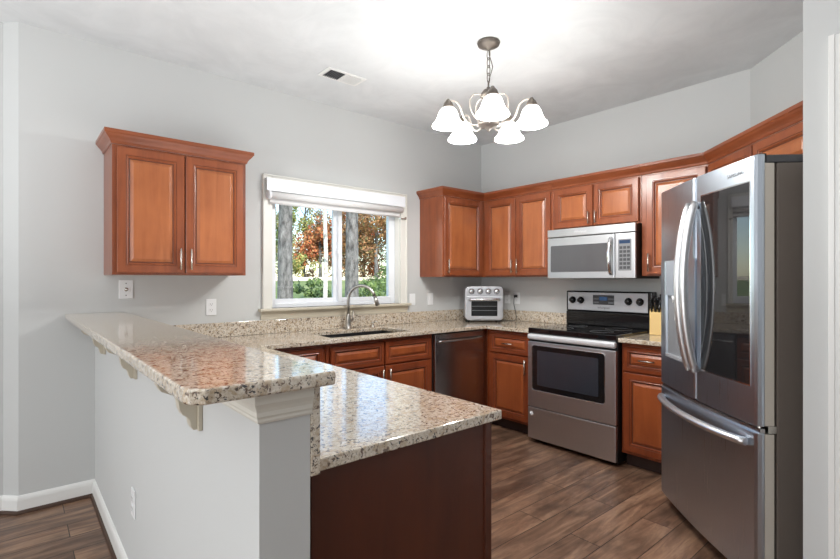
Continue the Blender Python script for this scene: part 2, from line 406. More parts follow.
# kitchen window ------------------------------------------------------
bm = bmesh.new(); cw = .072
box(bm, WX0-cw, WX0, -.018, 0, WZ0-.005, WZ1+cw); box(bm, WX1, WX1+cw, -.018, 0, WZ0-.005, WZ1+cw); box(bm, WX0, WX1, -.018, 0, WZ1, WZ1+cw)
box(bm, WX0-cw, WX0-cw+.012, -.026, -.018, WZ0, WZ1+cw); box(bm, WX1+cw-.012, WX1+cw, -.026, -.018, WZ0, WZ1+cw); box(bm, WX0-cw, WX1+cw, -.026, -.018, WZ1+cw-.012, WZ1+cw)
# jamb liners
box(bm, WX0, WX0+.012, 0, .06, WZ0, WZ1); box(bm, WX1-.012, WX1, 0, .06, WZ0, WZ1); box(bm, WX0, WX1, 0, .06, WZ1-.012, WZ1)
wn_ = struct('window_1', bm, 'wtrim', 'white framed sliding kitchen window over the sink', 'window', bevel=.003)
bm = bmesh.new(); box(bm, WX0-cw-.03, WX1+cw+.03, -.055, .06, WZ0-.022, WZ0); o = obj('window_sill', bm, 'cream', wn_, bevel=.006)
bm = bmesh.new(); crown(bm, (WX0-cw-.012,0), (WX1+cw+.012,0), Vector((0,-1)), Vector((0,-1)), WZ0-.085, [(0,0),(.010,0),(.012,.02),(.018,.04),(.026,.052),(.030,.0625),(0,.0625)])
obj('sill_apron', bm, 'cream', wn_)
bm = bmesh.new(); fx0, fx1, fz0, fz1 = WX0+.012, WX1-.012, WZ0, WZ1-.012; fw = .05; fb = .03
for a in ((fx0,fx0+fw,.06,.13,fz0,fz1),(fx1-fw,fx1,.06,.13,fz0,fz1),(fx0+fw,fx1-fw,.06,.13,fz0,fz0+fb),(fx0+fw,fx1-fw,.06,.13,fz1-fw,fz1)): box(bm, *a)
obj('window_frame', bm, 'vinyl', wn_, bevel=.003)
mid = -1.745
def sash(x0, x1, y, lab):
    bm = bmesh.new(); w = .036; z0, z1 = fz0+fb, fz1-fw
    for a in ((x0,x0+w,y,y+.03,z0,z1),(x1-w,x1,y,y+.03,z0,z1),(x0+w,x1-w,y,y+.03,z0,z0+w),(x0+w,x1-w,y,y+.03,z1-w,z1)): box(bm, *a)
    o = obj('window_sash', bm, 'vinyl', wn_, bevel=.003); o['label'] = lab
    bm = bmesh.new(); box(bm, x0+w, x1-w, y+.013, y+.017, z0+w, z1-w); obj('glass_pane', bm, 'pane', o)
sash(fx0+fw-.02, mid+.004, .093, 'left fixed sash'); sash(mid, fx1-fw+.02, .062, 'right sliding sash')
bm = bmesh.new(); box(bm, mid-.012, mid+.012, .054, .062, 1.55, 1.58); obj('sash_latch', bm, 'vinyl', wn_)

# door casing at far right
bm = bmesh.new()
yc = -3.166
box(bm, -1.578, -1.56, -3.255, yc, 0, 2.226); box(bm, -1.585, -1.578, yc-.018, yc, 0, 2.226); box(bm, -1.582, -1.578, -3.255, -3.235, 0, 2.16)
box(bm, -1.578, -1.56, -4.3, -3.255, 2.14, 2.226)
struct('trim_2', bm, 'trim', 'white door casing at the right edge of the view', 'door casing', bevel=.003)

# ================================================================== KITCHEN CABINETS
ZB, ZT = 1.352, 2.10
def slab_box(bm, *a): box(bm, *a)
def upper(name, label, loc, rz, w, doors, zb=ZB, handle_z=None, crown_segs=(), depth=.325, hl=.13, group=None, side=None):
    t_ = thing(name, label, 'cabinet', (loc[0], loc[1], zb), rz, group)
    bm = bmesh.new(); box(bm, 0, w, .001, depth-.001, 0, ZT-zb)
    obj('body', bm, 'cherry', t_, bevel=.0015)
    for (x0, x1, hs) in doors:
        d = panel_front('door', x1-x0, ZT-zb-.026, t_, (x0, 0, .012), .052)
        hx = {'L': .026, 'R': (x1-x0)-.026}.get(hs)
        if hx is not None: pull(d, hx, (handle_z or .085), hl)
    if crown_segs:
        bm = bmesh.new()
        for p0, p1, m0, m1 in crown_segs: crown(bm, p0, p1, m0, m1, ZT-zb)
        obj('crown_moulding', bm, 'cherry_h', t_)
    return t_
n_f = Vector((0,-1)); n_l = Vector((-1,0)); n_r = Vector((1,0)); cfl = Vector((-1,-1)); cfr = Vector((1,-1))
# left cabinet on the window wall
w = 3.454-2.691
upper('wall_cabinet', 'cherry two-door wall cabinet hanging alone left of the kitchen window', (-3.454,-.325), 0, w,
      [(.022, w/2-.004, 'R'), (w/2+.004, w-.022, 'L')],
      crown_segs=[((0,.325),(0,0),n_l,cfl), ((0,0),(w,0),cfl,cfr), ((w,0),(w,.325),cfr,n_r)])
# right of window
w = .879-.345
upper('wall_cabinet', 'cherry single-door wall cabinet between the window and the room corner', (-.879,-.325), 0, w+.325-.001+.02,
      [(.012, w-.022, 'L')],
      crown_segs=[((0,.325),(0,0),n_l,cfl), ((0,0),(w+.02,0),cfl,Vector((-1,-1)))])
# range wall: rotated -90deg, local x -> world -y, local y -> world +x
rz = R(-90)
ya = -.327
w = 1.129-.327
upper('wall_cabinet', 'cherry two-door wall cabinet above the countertop oven, left of the microwave', (-.325, ya), rz, w,
      [(.043, .043+.362, 'R'), (.043+.372, w-.018, 'L')], crown_segs=[((0,0),(w,0),Vector((-1,-1)),n_f)])
w = .762
upper('wall_cabinet', 'short cherry two-door cabinet directly above the microwave', (-.325,-1.131), rz, w,
      [(.015, w/2-.004, 'R'), (w/2+.004, w-.015, 'L')], zb=1.748, handle_z=.065, hl=.10, crown_segs=[((0,0),(w,0),n_f,n_f)])
c45 = Vector((math.tan(R(22.5))*-1, -1))   # mitre into the angled run (local)
w = 2.352-1.895
upper('wall_cabinet', 'cherry single-door wall cabinet between the microwave and the refrigerator', (-.325,-1.895), rz, w+.006,
      [(.04, w-.02, 'L')], crown_segs=[((0,0),(w-.008,0),n_f,Vector((-math.tan(R(22.5)),-1)))])
# angled cabinets over fridge: local frame rotated 225deg
A = Vector((-.325, -2.3435)); rz2 = R(225)
t_ = upper('wall_cabinet', 'angled cherry cabinet above the refrigerator', (A.x, A.y), rz2, 1.02,
      [(.03, .50, None), (.515, .985, None)], zb=1.86, crown_segs=[((0,0),(1.02,0),Vector((math.tan(R(22.5)),-1)),n_f)])

# base cabinets -----------------------------------------------------------
FT = .884   # underside of granite
def base(name, label, loc, rz, w, fronts, depth=.585, group=None):
    """fronts: (kind, x0, x1, z0, z1, handle)"""
    t_ = thing(name, label, 'cabinet', (loc[0], loc[1], 0), rz, group)
    bm = bmesh.new()
    if name.startswith('sink'): box(bm, 0, w, .0151, depth, .10, .68); box(bm, 0, w, 0, .015, .10, FT-.001)
    else: box(bm, 0, w, 0, depth, .10, FT-.001)
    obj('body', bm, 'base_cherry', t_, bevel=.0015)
    bm = bmesh.new(); box(bm, .0, w, .07, depth, 0, .10); obj('toe_kick', bm, 'toe', t_)
    for k, x0, x1, z0, z1, h in fronts:
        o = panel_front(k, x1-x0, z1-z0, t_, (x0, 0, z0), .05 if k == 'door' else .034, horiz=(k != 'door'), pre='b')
        ww, hh = x1-x0, z1-z0
        if h == 'H': pull(o, ww/2, hh/2, .11, True, .018)
        elif h == 'L': pull(o, .027, hh-.085)
        elif h == 'R': pull(o, ww-.027, hh-.085)
    return t_
DZ0, DZ1, OZ0, OZ1 = .685, .855, .125, .672
F = -.59
base('base_cabinet', 'cherry base cabinet on the window wall nearest the raised bar', (-2.69, F), 0, .45,
     [('drawer', .03, .425, DZ0, DZ1, 'H'), ('door', .03, .425, OZ0, OZ1, 'R')])
base('sink_base_cabinet', 'cherry sink base cabinet with two false drawer fronts, left of the dishwasher', (-2.235, F), 0, .985,
     [('drawer', .03, .487, DZ0, DZ1, None), ('drawer', .5, .957, DZ0, DZ1, None),
      ('door', .03, .487, OZ0, OZ1, 'R'), ('door', .5, .957, OZ0, OZ1, 'L')])
base('base_cabinet', 'narrow cherry base cabinet with drawer between dishwasher corner and range', (-.59, -.61), rz, 1.105-.61,
     [('drawer', .05, .475, DZ0, DZ1, 'H'), ('door', .05, .475, OZ0, OZ1, 'R')])
base('base_cabinet', 'cherry base cabinet with drawer between the range and the refrigerator', (-.59, -1.877), rz, .56,
     [('drawer', .02, .36, DZ0, DZ1, 'H'), ('door', .02, .36, OZ0, OZ1, None)])
# peninsula cabinets: end panel faces the camera
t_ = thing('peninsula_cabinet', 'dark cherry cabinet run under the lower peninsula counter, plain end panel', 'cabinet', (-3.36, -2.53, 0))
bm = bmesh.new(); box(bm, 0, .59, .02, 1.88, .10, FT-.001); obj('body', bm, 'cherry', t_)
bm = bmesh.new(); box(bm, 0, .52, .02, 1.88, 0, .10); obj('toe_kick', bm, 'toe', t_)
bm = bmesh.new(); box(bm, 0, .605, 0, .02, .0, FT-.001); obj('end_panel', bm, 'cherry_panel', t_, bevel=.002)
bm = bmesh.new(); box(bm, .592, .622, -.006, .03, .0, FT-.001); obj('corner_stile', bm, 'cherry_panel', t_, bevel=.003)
for i in range(3):
    for k, z0, z1 in (('drawer', DZ0, DZ1), ('door', OZ0, OZ1)):
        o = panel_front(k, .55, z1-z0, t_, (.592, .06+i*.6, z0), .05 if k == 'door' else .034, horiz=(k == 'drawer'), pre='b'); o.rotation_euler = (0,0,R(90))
        pull(o, .275 if k == 'drawer' else .03, (z1-z0)/2 if k == 'drawer' else z1-z0-.09, .12, k == 'drawer', .02)

# ------------------------------------------------------------------ counters
def cells(xs, ys, inside, z0, z1):
    bm = bmesh.new(); V = {}
    def g(i, j, k):
        if (i,j,k) not in V: V[(i,j,k)] = bm.verts.new((xs[i], ys[j], (z0, z1)[k]))
        return V[(i,j,k)]
    nx, ny = len(xs)-1, len(ys)-1
    def ins(i, j): return 0 <= i < nx and 0 <= j < ny and inside((xs[i]+xs[i+1])/2, (ys[j]+ys[j+1])/2)
    for i in range(nx):
        for j in range(ny):
            if not ins(i, j): continue
            bm.faces.new([g(i,j,1), g(i+1,j,1), g(i+1,j+1,1), g(i,j+1,1)]); bm.faces.new([g(i,j,0), g(i,j+1,0), g(i+1,j+1,0), g(i+1,j,0)])
            for di, dj, a, b in ((-1,0,(i,j),(i,j+1)),(1,0,(i+1,j),(i+1,j+1)),(0,-1,(i,j),(i+1,j)),(0,1,(i,j+1),(i+1,j+1))):
                if not ins(i+di, j+dj): bm.faces.new([g(*a,0), g(*b,0), g(*b,1), g(*a,1)])
    bmesh.ops.recalc_face_normals(bm, faces=bm.faces); return bm
SX0, SX1, SY0, SY1 = -2.17, -1.44, -.565, -.16
def ins(x, y):
    if SX0 < x < SX1 and SY0 < y < SY1: return False
    if y > -.645: return True
    if x < -2.717 and y > -2.56: return True
    return x > -.645
bm = cells([-3.36,-2.717,SX0,SX1,-.645,-.001], [-2.56,-1.108,-.645,SY0,SY1,-.001], lambda x, y: ins(x, y) and not (x > -.645 and y < -1.108), .884, .914)
tag(obj('granite_countertop', bm, 'granite', bevel=.004, seg=3), 'speckled beige granite countertop running around the sink and along the peninsula', 'countertop')
bm = bmesh.new(); box(bm, -.645, -.001, -2.44, -1.874, .884, .914)
tag(obj('granite_countertop', bm, 'granite', bevel=.004, seg=3), 'short piece of granite countertop between the range and the refrigerator', 'countertop')
# backsplashes
bm = bmesh.new(); box(bm, -3.36, -.001, -.02, -.001, .915, 1.018); box(bm, -.021, -.001, -1.108, -.0205, .915, 1.018)
tag(obj('granite_backsplash', bm, 'granite', bevel=.002), 'low granite backsplash strip under the window and around the corner', 'backsplash')
bm = bmesh.new(); box(bm, -.021, -.001, -2.44, -1.874, .915, 1.018)
tag(obj('granite_backsplash', bm, 'granite', bevel=.002), 'short granite backsplash strip behind the knife block', 'backsplash')
bm = bmesh.new(); box(bm, PX1+.001, -3.361, -2.575, -.022, .885, 1.089)
tag(obj('granite_riser', bm, 'granite', bevel=.002), 'vertical granite riser joining the lower peninsula counter to the raised bar', 'backsplash')
# raised bar
bm = bmesh.new(); prism(bm, [(-3.647,-.001),(-3.647,-2.578),(-3.641,-2.598),(-3.618,-2.614),(-3.343,-2.614),(-3.343,-.001)], 1.0895, 1.12)
tag(obj('raised_bar_top', bm, 'granite', bevel=.006, seg=3), 'long raised granite bar top on the low peninsula wall', 'countertop')
# corbels
cp = [(0,0),(0,.165),(.118,.165),(.118,.152),(.110,.146),(.107,.128),(.098,.112),(.080,.103),(.066,.096),(.058,.082),(.055,.060),(.048,.044),(.036,.036),(.030,.024),(.028,.012),(.022,0)]
for y, lab in ((-2.165,'cream scrolled corbel under the bar, nearest the end of the half wall'), (-1.29,'cream scrolled corbel under the middle of the bar'), (-.44,'cream scrolled corbel under the far end of the bar')):
    bm = bmesh.new()
    a = [bm.verts.new((-q[0], .018, q[1])) for q in cp]; b = [bm.verts.new((-q[0], -.018, q[1])) for q in cp]
    bm.faces.new(a); bm.faces.new(b[::-1])
    for i in range(len(cp)): bm.faces.new((a[i], a[(i+1)%len(cp)], b[(i+1)%len(cp)], b[i]))
    r_ = thing('corbel', lab, 'corbel', (PX0, y, .9235), 0, 'corbels under the bar')
    obj('bracket', bm, 'cream', r_)
    bx('back_plate', (-.012,-.0005,-.026,.026,-.004,.16), 'cream', r_, .002)

# ------------------------------------------------------------------ sink, faucet, dispenser
bm = bmesh.new(); e = .012
a0 = [bm.verts.new(q) for q in ((SX0,SY0,.884),(SX1,SY0,.884),(SX1,SY1,.884),(SX0,SY1,.884))]
a1 = [bm.verts.new(q) for q in ((SX0+e,SY0+e,.69),(SX1-e,SY0+e,.69),(SX1-e,SY1-e,.69),(SX0+e,SY1-e,.69))]
for i in range(4): bm.faces.new((a0[i], a0[(i+1)%4], a1[(i+1)%4], a1[i]))
bm.faces.new(a1)
o = obj('basin', bm, 'sink', None, fixn=False); sk = thing('undermount_sink', 'black undermount sink set into the granite below the window', 'sink', (-1.8,-.36,.69)); o.parent = sk; o.location = (1.8,.36,-.69)
md = o.modifiers.new('solid', 'SOLIDIFY'); md.thickness = .004; md.offset = 1
bm = bmesh.new(); lathe(bm, [(0,.004),(.04,.004),(.045,.001),(.045,0)], 20); obj('drain', bm, 'chrome', sk, (0,0,.001))

fc = thing('kitchen_faucet', 'tall gooseneck pull-down faucet standing behind the sink', 'faucet', (-1.748,-.10,.9145), R(-50))
bm = bmesh.new(); lathe(bm, [(0,0),(.028,0),(.028,.006),(.023,.012),(.021,.05),(.021,.10),(.017,.115),(.0135,.125)], 24); obj('base', bm, 'dnickel', fc)
pts = [Vector((0,0,.12)), Vector((0,0,.20)), Vector((0,0,.246))]
for i in range(1, 13): a = PI - PI*i/12*.93; pts.append(Vector((.115+.115*math.cos(a), 0, .246+.115*math.sin(a))))
bm = bmesh.new(); tube(bm, pts, .0125, 14); obj('gooseneck', bm, 'dnickel', fc)
p = pts[-1]; d_ = (pts[-1]-pts[-2]).normalized()
bm = bmesh.new(); tube(bm, [p-d_*.002, p+d_*.03, p+d_*.075, p+d_*.08], [.0135,.016,.0185,.014], 16); obj('spray_head', bm, 'dnickel', fc)
bm = bmesh.new(); tube(bm, [(0,0,.065),(.02,.035,.068),(.022,.045,.07)], [.014,.012,.010], 12); tube(bm, [(.022,.043,.07),(.024,.05,.09),(.026,.054,.15)], [.007,.006,.005], 10); obj('lever', bm, 'dnickel', fc)
sd = thing('soap_dispenser', 'small metal soap dispenser beside the sink, right of the faucet', 'soap dispenser', (-1.50,-.10,.9145), R(-70))
bm = bmesh.new(); lathe(bm, [(0,0),(.02,0),(.02,.005),(.014,.01),(.012,.03),(.016,.034),(.016,.044),(0,.046)], 18); tube(bm, [(0,0,.042),(.02,0,.05),(.05,0,.046)], .005, 8); obj('pump', bm, 'nickel', sd)

# ------------------------------------------------------------------ dishwasher
dw = thing('dishwasher', 'dark stainless dishwasher under the counter near the room corner', 'dishwasher', (-1.243,-.59,0))
bx('body', (0,.60,.0,.56,.10,.880), 'blackm', dw)
bx('door', (.004,.596,-.03,-.001,.115,.872), 'dsteel', dw, .005)
bm = bmesh.new(); tube(bm, bez((.03,-.045,.81),(.12,-.075,.81),(.48,-.075,.81),(.57,-.045,.81), 14), .013, 12, flat=.7)
for x in (.035,.565): box(bm, x-.014, x+.014, -.05, -.0305, .798, .822)
obj('handle', bm, 'dsteel', dw)
bx('toe_panel', (0,.60,.05,.06,0,.0995), 'blackm', dw)
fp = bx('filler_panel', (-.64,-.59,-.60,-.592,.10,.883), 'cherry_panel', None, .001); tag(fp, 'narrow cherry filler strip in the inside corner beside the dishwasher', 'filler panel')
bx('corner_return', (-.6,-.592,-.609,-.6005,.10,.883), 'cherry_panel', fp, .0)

# ------------------------------------------------------------------ range (local: x right, -y front, origin left-front-floor)
rg = thing('range', 'stainless freestanding electric range with black glass cooktop', 'range', (-.65,-1.113,0), rz)
w = .755
bx('body', (0,w,.02,.64,.02,.888), 'blackm', rg)
bx('cooktop', (-.001,w+.001,-.004,.60,.888,.932), 'bglass', rg, .006)
for i, (x, y, r0) in enumerate(((.2,.16,.10),(.555,.16,.085),(.2,.42,.075),(.555,.42,.10))):
    bm = bmesh.new(); lathe(bm, [(r0-.0015,0),(r0-.0015,.0006),(r0,.0006),(r0,0)], 48); obj('burner_ring', bm, 'grey', rg, (x, y, .9322))
bx('front_strip', (0,w,-.026,.018,.838,  .885), 'barsteel', rg, .018, seg=5)
dr = bx('oven_door', (.002,w-.002,-.012,.019,.295,.822), 'steel', rg, .004)
# window with bevelled chrome surround
def rrect(x0, x1, z0, z1, r_, n=6):
    pts = []
    for cx, cz, a0_ in ((x1-r_,z1-r_,0),(x0+r_,z1-r_,90),(x0+r_,z0+r_,180),(x1-r_,z0+r_,270)):
        for i in range(n+1): a = R(a0_+90*i/n); pts.append((cx+r_*math.cos(a), cz+r_*math.sin(a)))
    return pts
def rr_plate(bm, x0, x1, z0, z1, r_, y0, y1):
    p = rrect(x0, x1, z0, z1, r_); a = [bm.verts.new((q[0], y0, q[1])) for q in p]; b = [bm.verts.new((q[0], y1, q[1])) for q in p]
    bm.faces.new(a); bm.faces.new(b[::-1])
    for i in range(len(p)): bm.faces.new((a[i], a[(i+1)%len(p)], b[(i+1)%len(p)], b[i]))
bm = bmesh.new(); tube(bm, [(q[0], -.013, q[1]) for q in rrect(.045,.675,.43,.795,.025)], .0035, 6, closed=True); obj('window_trim', bm, 'chrome', dr)
bm = bmesh.new(); rr_plate(bm, .047,.673,.432,.793,.023,-.0125,-.0145); obj('window_border', bm, 'black', dr)
bm = bmesh.new(); rr_plate(bm, .095,.625,.475,.755,.01,-.0146,-.0156); obj('oven_window', bm, 'ovenglass', dr)
d2 = bx('storage_drawer', (.002,w-.002,-.012,.019,.035,.288), 'steel', rg, .004)
bm = bmesh.new(); lathe(bm, [(0,.001),(.017,.001),(.018,0)], 20); o = obj('round_sticker', bm, 'whitem', d2, (.038,-.0122,.235), (R(90),0,0))
bm = bmesh.new()
prism(bm, [(0,.548),(w,.548),(w,.645),(0,.645)], .932, 1.05); box(bm, 0, w, .553, .645, 1.05, 1.228)
bg = obj('backguard', bm, 'black', rg, bevel=.008)
cpn = bx('control_panel', (.022,w-.028,.542,.552,1.062,1.216), 'silverp', bg, .003)
for x in (.072,.152,.575,.668):
    bm = bmesh.new(); vs = lathe(bm, [(0,0),(.030,0),(.031,.004),(.026,.008),(.022,.012),(.020,.030),(.018,.033),(0,.033)], 24)
    box(bm, -.005, .005, -.019, .019, .03, .038)
    obj('knob', bm, 'black', cpn, (x, .5415, 1.148), (R(90),0,0))
bx('display', (.265,.455,.5395,.5416,1.115,1.195), 'dgrey', cpn, .002)
bx('clock', (.325,.395,.5385,.5396,1.15,1.18), 'lcd', cpn, 0)
for x0 in (.272,.405):
    for i in range(5):
        for j in range(2): bm = bmesh.new(); box(bm, x0+i*.0095, x0+.007+i*.0095, .5387, .5395, 1.125+j*.03, 1.14+j*.03); obj('button', bm, 'grey', cpn)
text('brand_lettering', 'Whirlpool', .026, 'logo', cpn, (.36,.541,1.088), (R(90),0,0))

# ------------------------------------------------------------------ microwave
mw = thing('microwave', 'stainless over-the-range microwave mounted above the cooktop', 'microwave', (-.405,-1.1285,1.333), rz)
bx('body', (0,.757,.02,.403,0,.412), 'blackm', mw)
bx('top_vent_panel', (0,.757,-.004,.019,.347,.412), 'steel', mw, .004)
md_ = bx('door', (0,.597,-.004,.019,0,.342), 'steel', mw, .006)
bm = bmesh.new(); rr_plate(bm, .035,.545,.055,.275,.008,-.0045,-.0065); obj('door_window', bm, 'mglass', md_)
bm = bmesh.new(); tube(bm, bez((.573,-.01,.035),(.573,-.058,.08),(.573,-.058,.262),(.573,-.01,.31), 14), .012, 12, flat=1.3); obj('handle', bm, 'chrome', md_)
cp_ = bx('control_panel', (.601,.757,-.004,.019,0,.342), 'steel', mw, .006)
bm = bmesh.new(); rr_plate(bm, .628,.728,.06,.295,.005,-.0045,-.006); obj('keypad_panel', bm, 'grey', cp_)
bx('display', (.637,.720,-.0072,-.0061,.262,.288), 'lcd', cp_, 0)
for i in range(3):
    for j in range(6): bm = bmesh.new(); box(bm, .638+i*.029, .661+i*.029, -.0068, -.0061, .072+j*.03, .092+j*.03); obj('button', bm, 'dgrey', cp_)
text('brand_lettering', 'Whirlpool', .026, 'whitem', mw, (.31,-.0048,.38), (R(90),0,0))
bx('underside_light', (.2,.56,.08,.2,-.004,-.0005), 'grey', mw, .001)

# ------------------------------------------------------------------ refrigerator (local x 0=far .. .91=near, -y = front)
sq = math.sqrt(.5)
fa = R(46); fx, fy = -1.577+.91*math.cos(fa), -2.945+.91*math.sin(fa)
fr_ = thing('refrigerator', 'large stainless french-door refrigerator with dark glass panel and bottom freezer', 'refrigerator', (fx, fy, 0), R(226))
bx('body', (.008,.902,.08,.755,.03,1.80), 'fcase', fr_, .004)
bx('top_cover', (.008,.902,.04,.755,1.801,1.833), 'dgrey', fr_, .004)
for x in (.06,.85):
    for y in (.15,.68):
        bm = bmesh.new(); lathe(bm, [(0,0),(.022,0),(.022,.03),(0,.03)], 12, (x, y, 0)); obj('leg', bm, 'blackm', fr_)
bx('kick_grille', (.02,.89,.05,.079,.02,.09), 'blackm', fr_, .002)
def bulge(u): return -.022*(1-((u-.455)/.455)**2)
def curved_door(bm, x0, x1, z0, z1, yb=.066, n=18, r_=.012, holes=None, mi=0):
    xs = [x0+(x1-x0)*i/n for i in range(n+1)]
    outl = []
    for i, x in enumerate(xs):
        y = bulge(x); 
        outl.append((x, y))
    # round the outermost corners
    pts = [(x0, yb)] + [(x0, outl[0][1]+r_), (x0+r_*.3, outl[0][1]+r_*.3)] + [(x0+r_, bulge(x0+r_))] + [p for p in outl[1:-1] if x0+r_ < p[0] < x1-r_] + [(x1-r_, bulge(x1-r_)), (x1-r_*.3, outl[-1][1]+r_*.3), (x1, outl[-1][1]+r_), (x1, yb)]
    return prism(bm, pts, z0, z1, mi)
def surf_plate(bm, x0, x1, z0, z1, off, th, n=14, ins_=0):
    xs = [x0+(x1-x0)*i/n for i in range(n+1)]
    prism(bm, [(x, bulge(x)-off) for x in xs] + [(x, bulge(x)-off+th) for x in reversed(xs)], z0, z1)
def side_strip(parent, z0, z1, x0, x1):
    bx('door_edge', (x0, x1, .024, .070, z0, z1), 'fdoorside', parent, .003)
# right (near) door
bm = bmesh.new(); curved_door(bm, .453, .905, .722, 1.835, .030, r_=.018); rd = obj('door', bm, 'fsteel', fr_, bevel=.003); rd['label'] = 'right door with dark glass panel'
side_strip(rd, .724, 1.80, .46, .902)
bm = bmesh.new(); surf_plate(bm, .512, .862, .885, 1.73, .002, .004); obj('glass_panel', bm, 'fglass', rd)
bm = bmesh.new(); surf_plate(bm, .506, .868, .879, 1.736, .0012, .003); obj('panel_trim', bm, 'chrome', rd)
# left (far) door with dispenser opening
bm = bmesh.new()
curved_door(bm, .005, .448, 1.43, 1.835, .030, r_=.018); curved_door(bm, .005, .448, .722, .885, .030, r_=.018)
curved_door(bm, .005, .088, .885, 1.43, .030, r_=.012); 
curved_door(bm, .362, .448, .885, 1.43, .030, r_=.001)
ld = obj('door', bm, 'fsteel', fr_, bevel=0); ld['label'] = 'left door with water dispenser'
side_strip(ld, .724, 1.80, .009, .44)
dn = bx('dispenser_recess', (.088,.362,.008,.0115,.885,1.43), 'grey', ld, 0)
bm = bmesh.new(); surf_plate(bm, .088, .362, 1.235, 1.43, .001, .02); obj('dispenser_control', bm, 'fdisp', ld)
bm = bmesh.new(); surf_plate(bm, .088, .362, .885, .90, .0, .035); obj('drip_tray', bm, 'silverp', ld)
bm = bmesh.new(); tube(bm, [(.225,-.02,1.235),(.225,-.015,1.20)], .014, 12); box(bm, .2, .25, -.008, .004, 1.10, 1.17); obj('dispenser_lever', bm, 'whitem', ld)
# vertical handles: bowed bars
for par, u in ((ld, .424), (rd, .483)):
    bm = bmesh.new(); b0 = bulge(u); pts = []
    for i in range(25):
        s = i/24; pts.append((u, b0 - .012 - .060*(1-(2*s-1)**2)**.8, .868+.838*s))
    tube(bm, pts, .019, 14, flat=.95)
    for z in (.885, 1.69): tube(bm, [(u, b0+.002, z), (u, b0-.022, z)], .011, 10)
    o = obj('handle', bm, 'hsteel', par)
# freezer drawer: stepped top with recessed band
bm = bmesh.new(); curved_door(bm, .005, .905, .075, .695, .030, r_=.018); fd = obj('freezer_drawer', bm, 'fsteel', fr_, bevel=.003)
bm = bmesh.new(); prism(bm, [(.006,.03)] + [(.006+.898*i/20, bulge(.006+.898*i/20)+.012) for i in range(21)] + [(.904,.03)], .695, .713); obj('drawer_top_edge', bm, 'dsteel', fd)
side_strip(fd, .08, .69, .009, .902)
bm = bmesh.new(); pts = []
for i in range(31):
    s = i/30; u = .055+.80*s; pts.append((u, bulge(u) - .010 - .052*(1-(2*s-1)**2)**.7, .645))
tube(bm, pts, .0165, 14, flat=1.25)
for u in (.075, .835): tube(bm, [(u, bulge(u)+.002, .645), (u, bulge(u)-.028, .645)], .014, 10)
obj('handle', bm, 'hsteel', fd)
bm = bmesh.new(); box(bm, .84, .902, .045, .078, .694, .724); lathe(bm, [(0,-.03),(.008,-.03),(.008,.03),(0,.03)], 12, (.885,.02,.709)); obj('hinge', bm, 'nickel', fr_)
for x0 in (.82,.01):
    bm = bmesh.new(); box(bm, x0, x0+.08, .01, .039, 1.80, 1.838); lathe(bm, [(0,0),(.012,0),(.012,.036),(0,.036)], 14, (x0+.055,.022,1.804)); obj('hinge_cover', bm, 'blackm', fr_)
ang = math.atan(2*.026*(.78-.455)/.455**2)
text('brand_lettering', 'SAMSUNG', .024, 'logo', rd, (.775, bulge(.775)-.0012, 1.778), (R(90), 0, ang))

# ------------------------------------------------------------------ countertop oven in the corner
ov = thing('toaster_oven', 'silver countertop toaster oven with four knobs standing in the corner', 'toaster oven', (-.415,-.415,.9145), R(-42))
bm = bmesh.new()
p = rrect(-.183, .183, .018, .345, .04, 6); nn_ = len(p)
a = [bm.verts.new((q[0], 0, q[1])) for q in p]; b = [bm.verts.new((q[0], .26, q[1])) for q in p]
bm.faces.new(a); bm.faces.new(b[::-1])
for i in range(nn_): bm.faces.new((a[i], a[(i+1)%nn_], b[(i+1)%nn_], b[i]))
obj('body', bm, 'silverp', ov, bevel=.004)
for x in (-.15,.15):
    for y in (.03,.23):
        bm = bmesh.new(); lathe(bm, [(0,0),(.014,0),(.014,.019),(0,.019)], 12, (x,y,0)); obj('foot', bm, 'blackm', ov)
od = bx('door', (-.172,.172,-.016,-.001,.03,.252), 'silverp', ov, .004)
bm = bmesh.new(); rr_plate(bm, -.125,.125,.062,.205,.006,-.0165,-.018); obj('door_window', bm, 'bglass', od)
bm = bmesh.new()
for z in (.115,.155): tube(bm, [(-.12,-.0195,z),(.12,-.0195,z)], .0025, 6)
obj('rack_line', bm, 'grey', od)
bm = bmesh.new(); tube(bm, bez((-.14,-.03,.222),(-.09,-.062,.222),(.09,-.062,.222),(.14,-.03,.222), 14), .012, 12)
for x in (-.14,.14): tube(bm, [(x,-.016,.222),(x,-.036,.222)], .014, 12)
obj('handle', bm, 'chrome', od)
bx('panel', (-.165,.165,-.006,-.0005,.258,.333), 'silverp', ov, .004)
for x in (-.12,-.04,.04,.12):
    bm = bmesh.new(); lathe(bm, [(0,0),(.024,0),(.025,.004),(.020,.006),(.019,.020),(.016,.023),(0,.023)], 20); box(bm, -.003,.003,-.018,.018,.022,.028)
    obj('knob', bm, 'chrome', ov, (x,-.0062,.300), (R(90),0,0))
    bm = bmesh.new(); lathe(bm, [(.026,0),(.029,0),(.029,.0008),(.026,.0008)], 24); obj('knob_ring', bm, 'dgrey', ov, (x,-.0062,.300), (R(90),0,0))

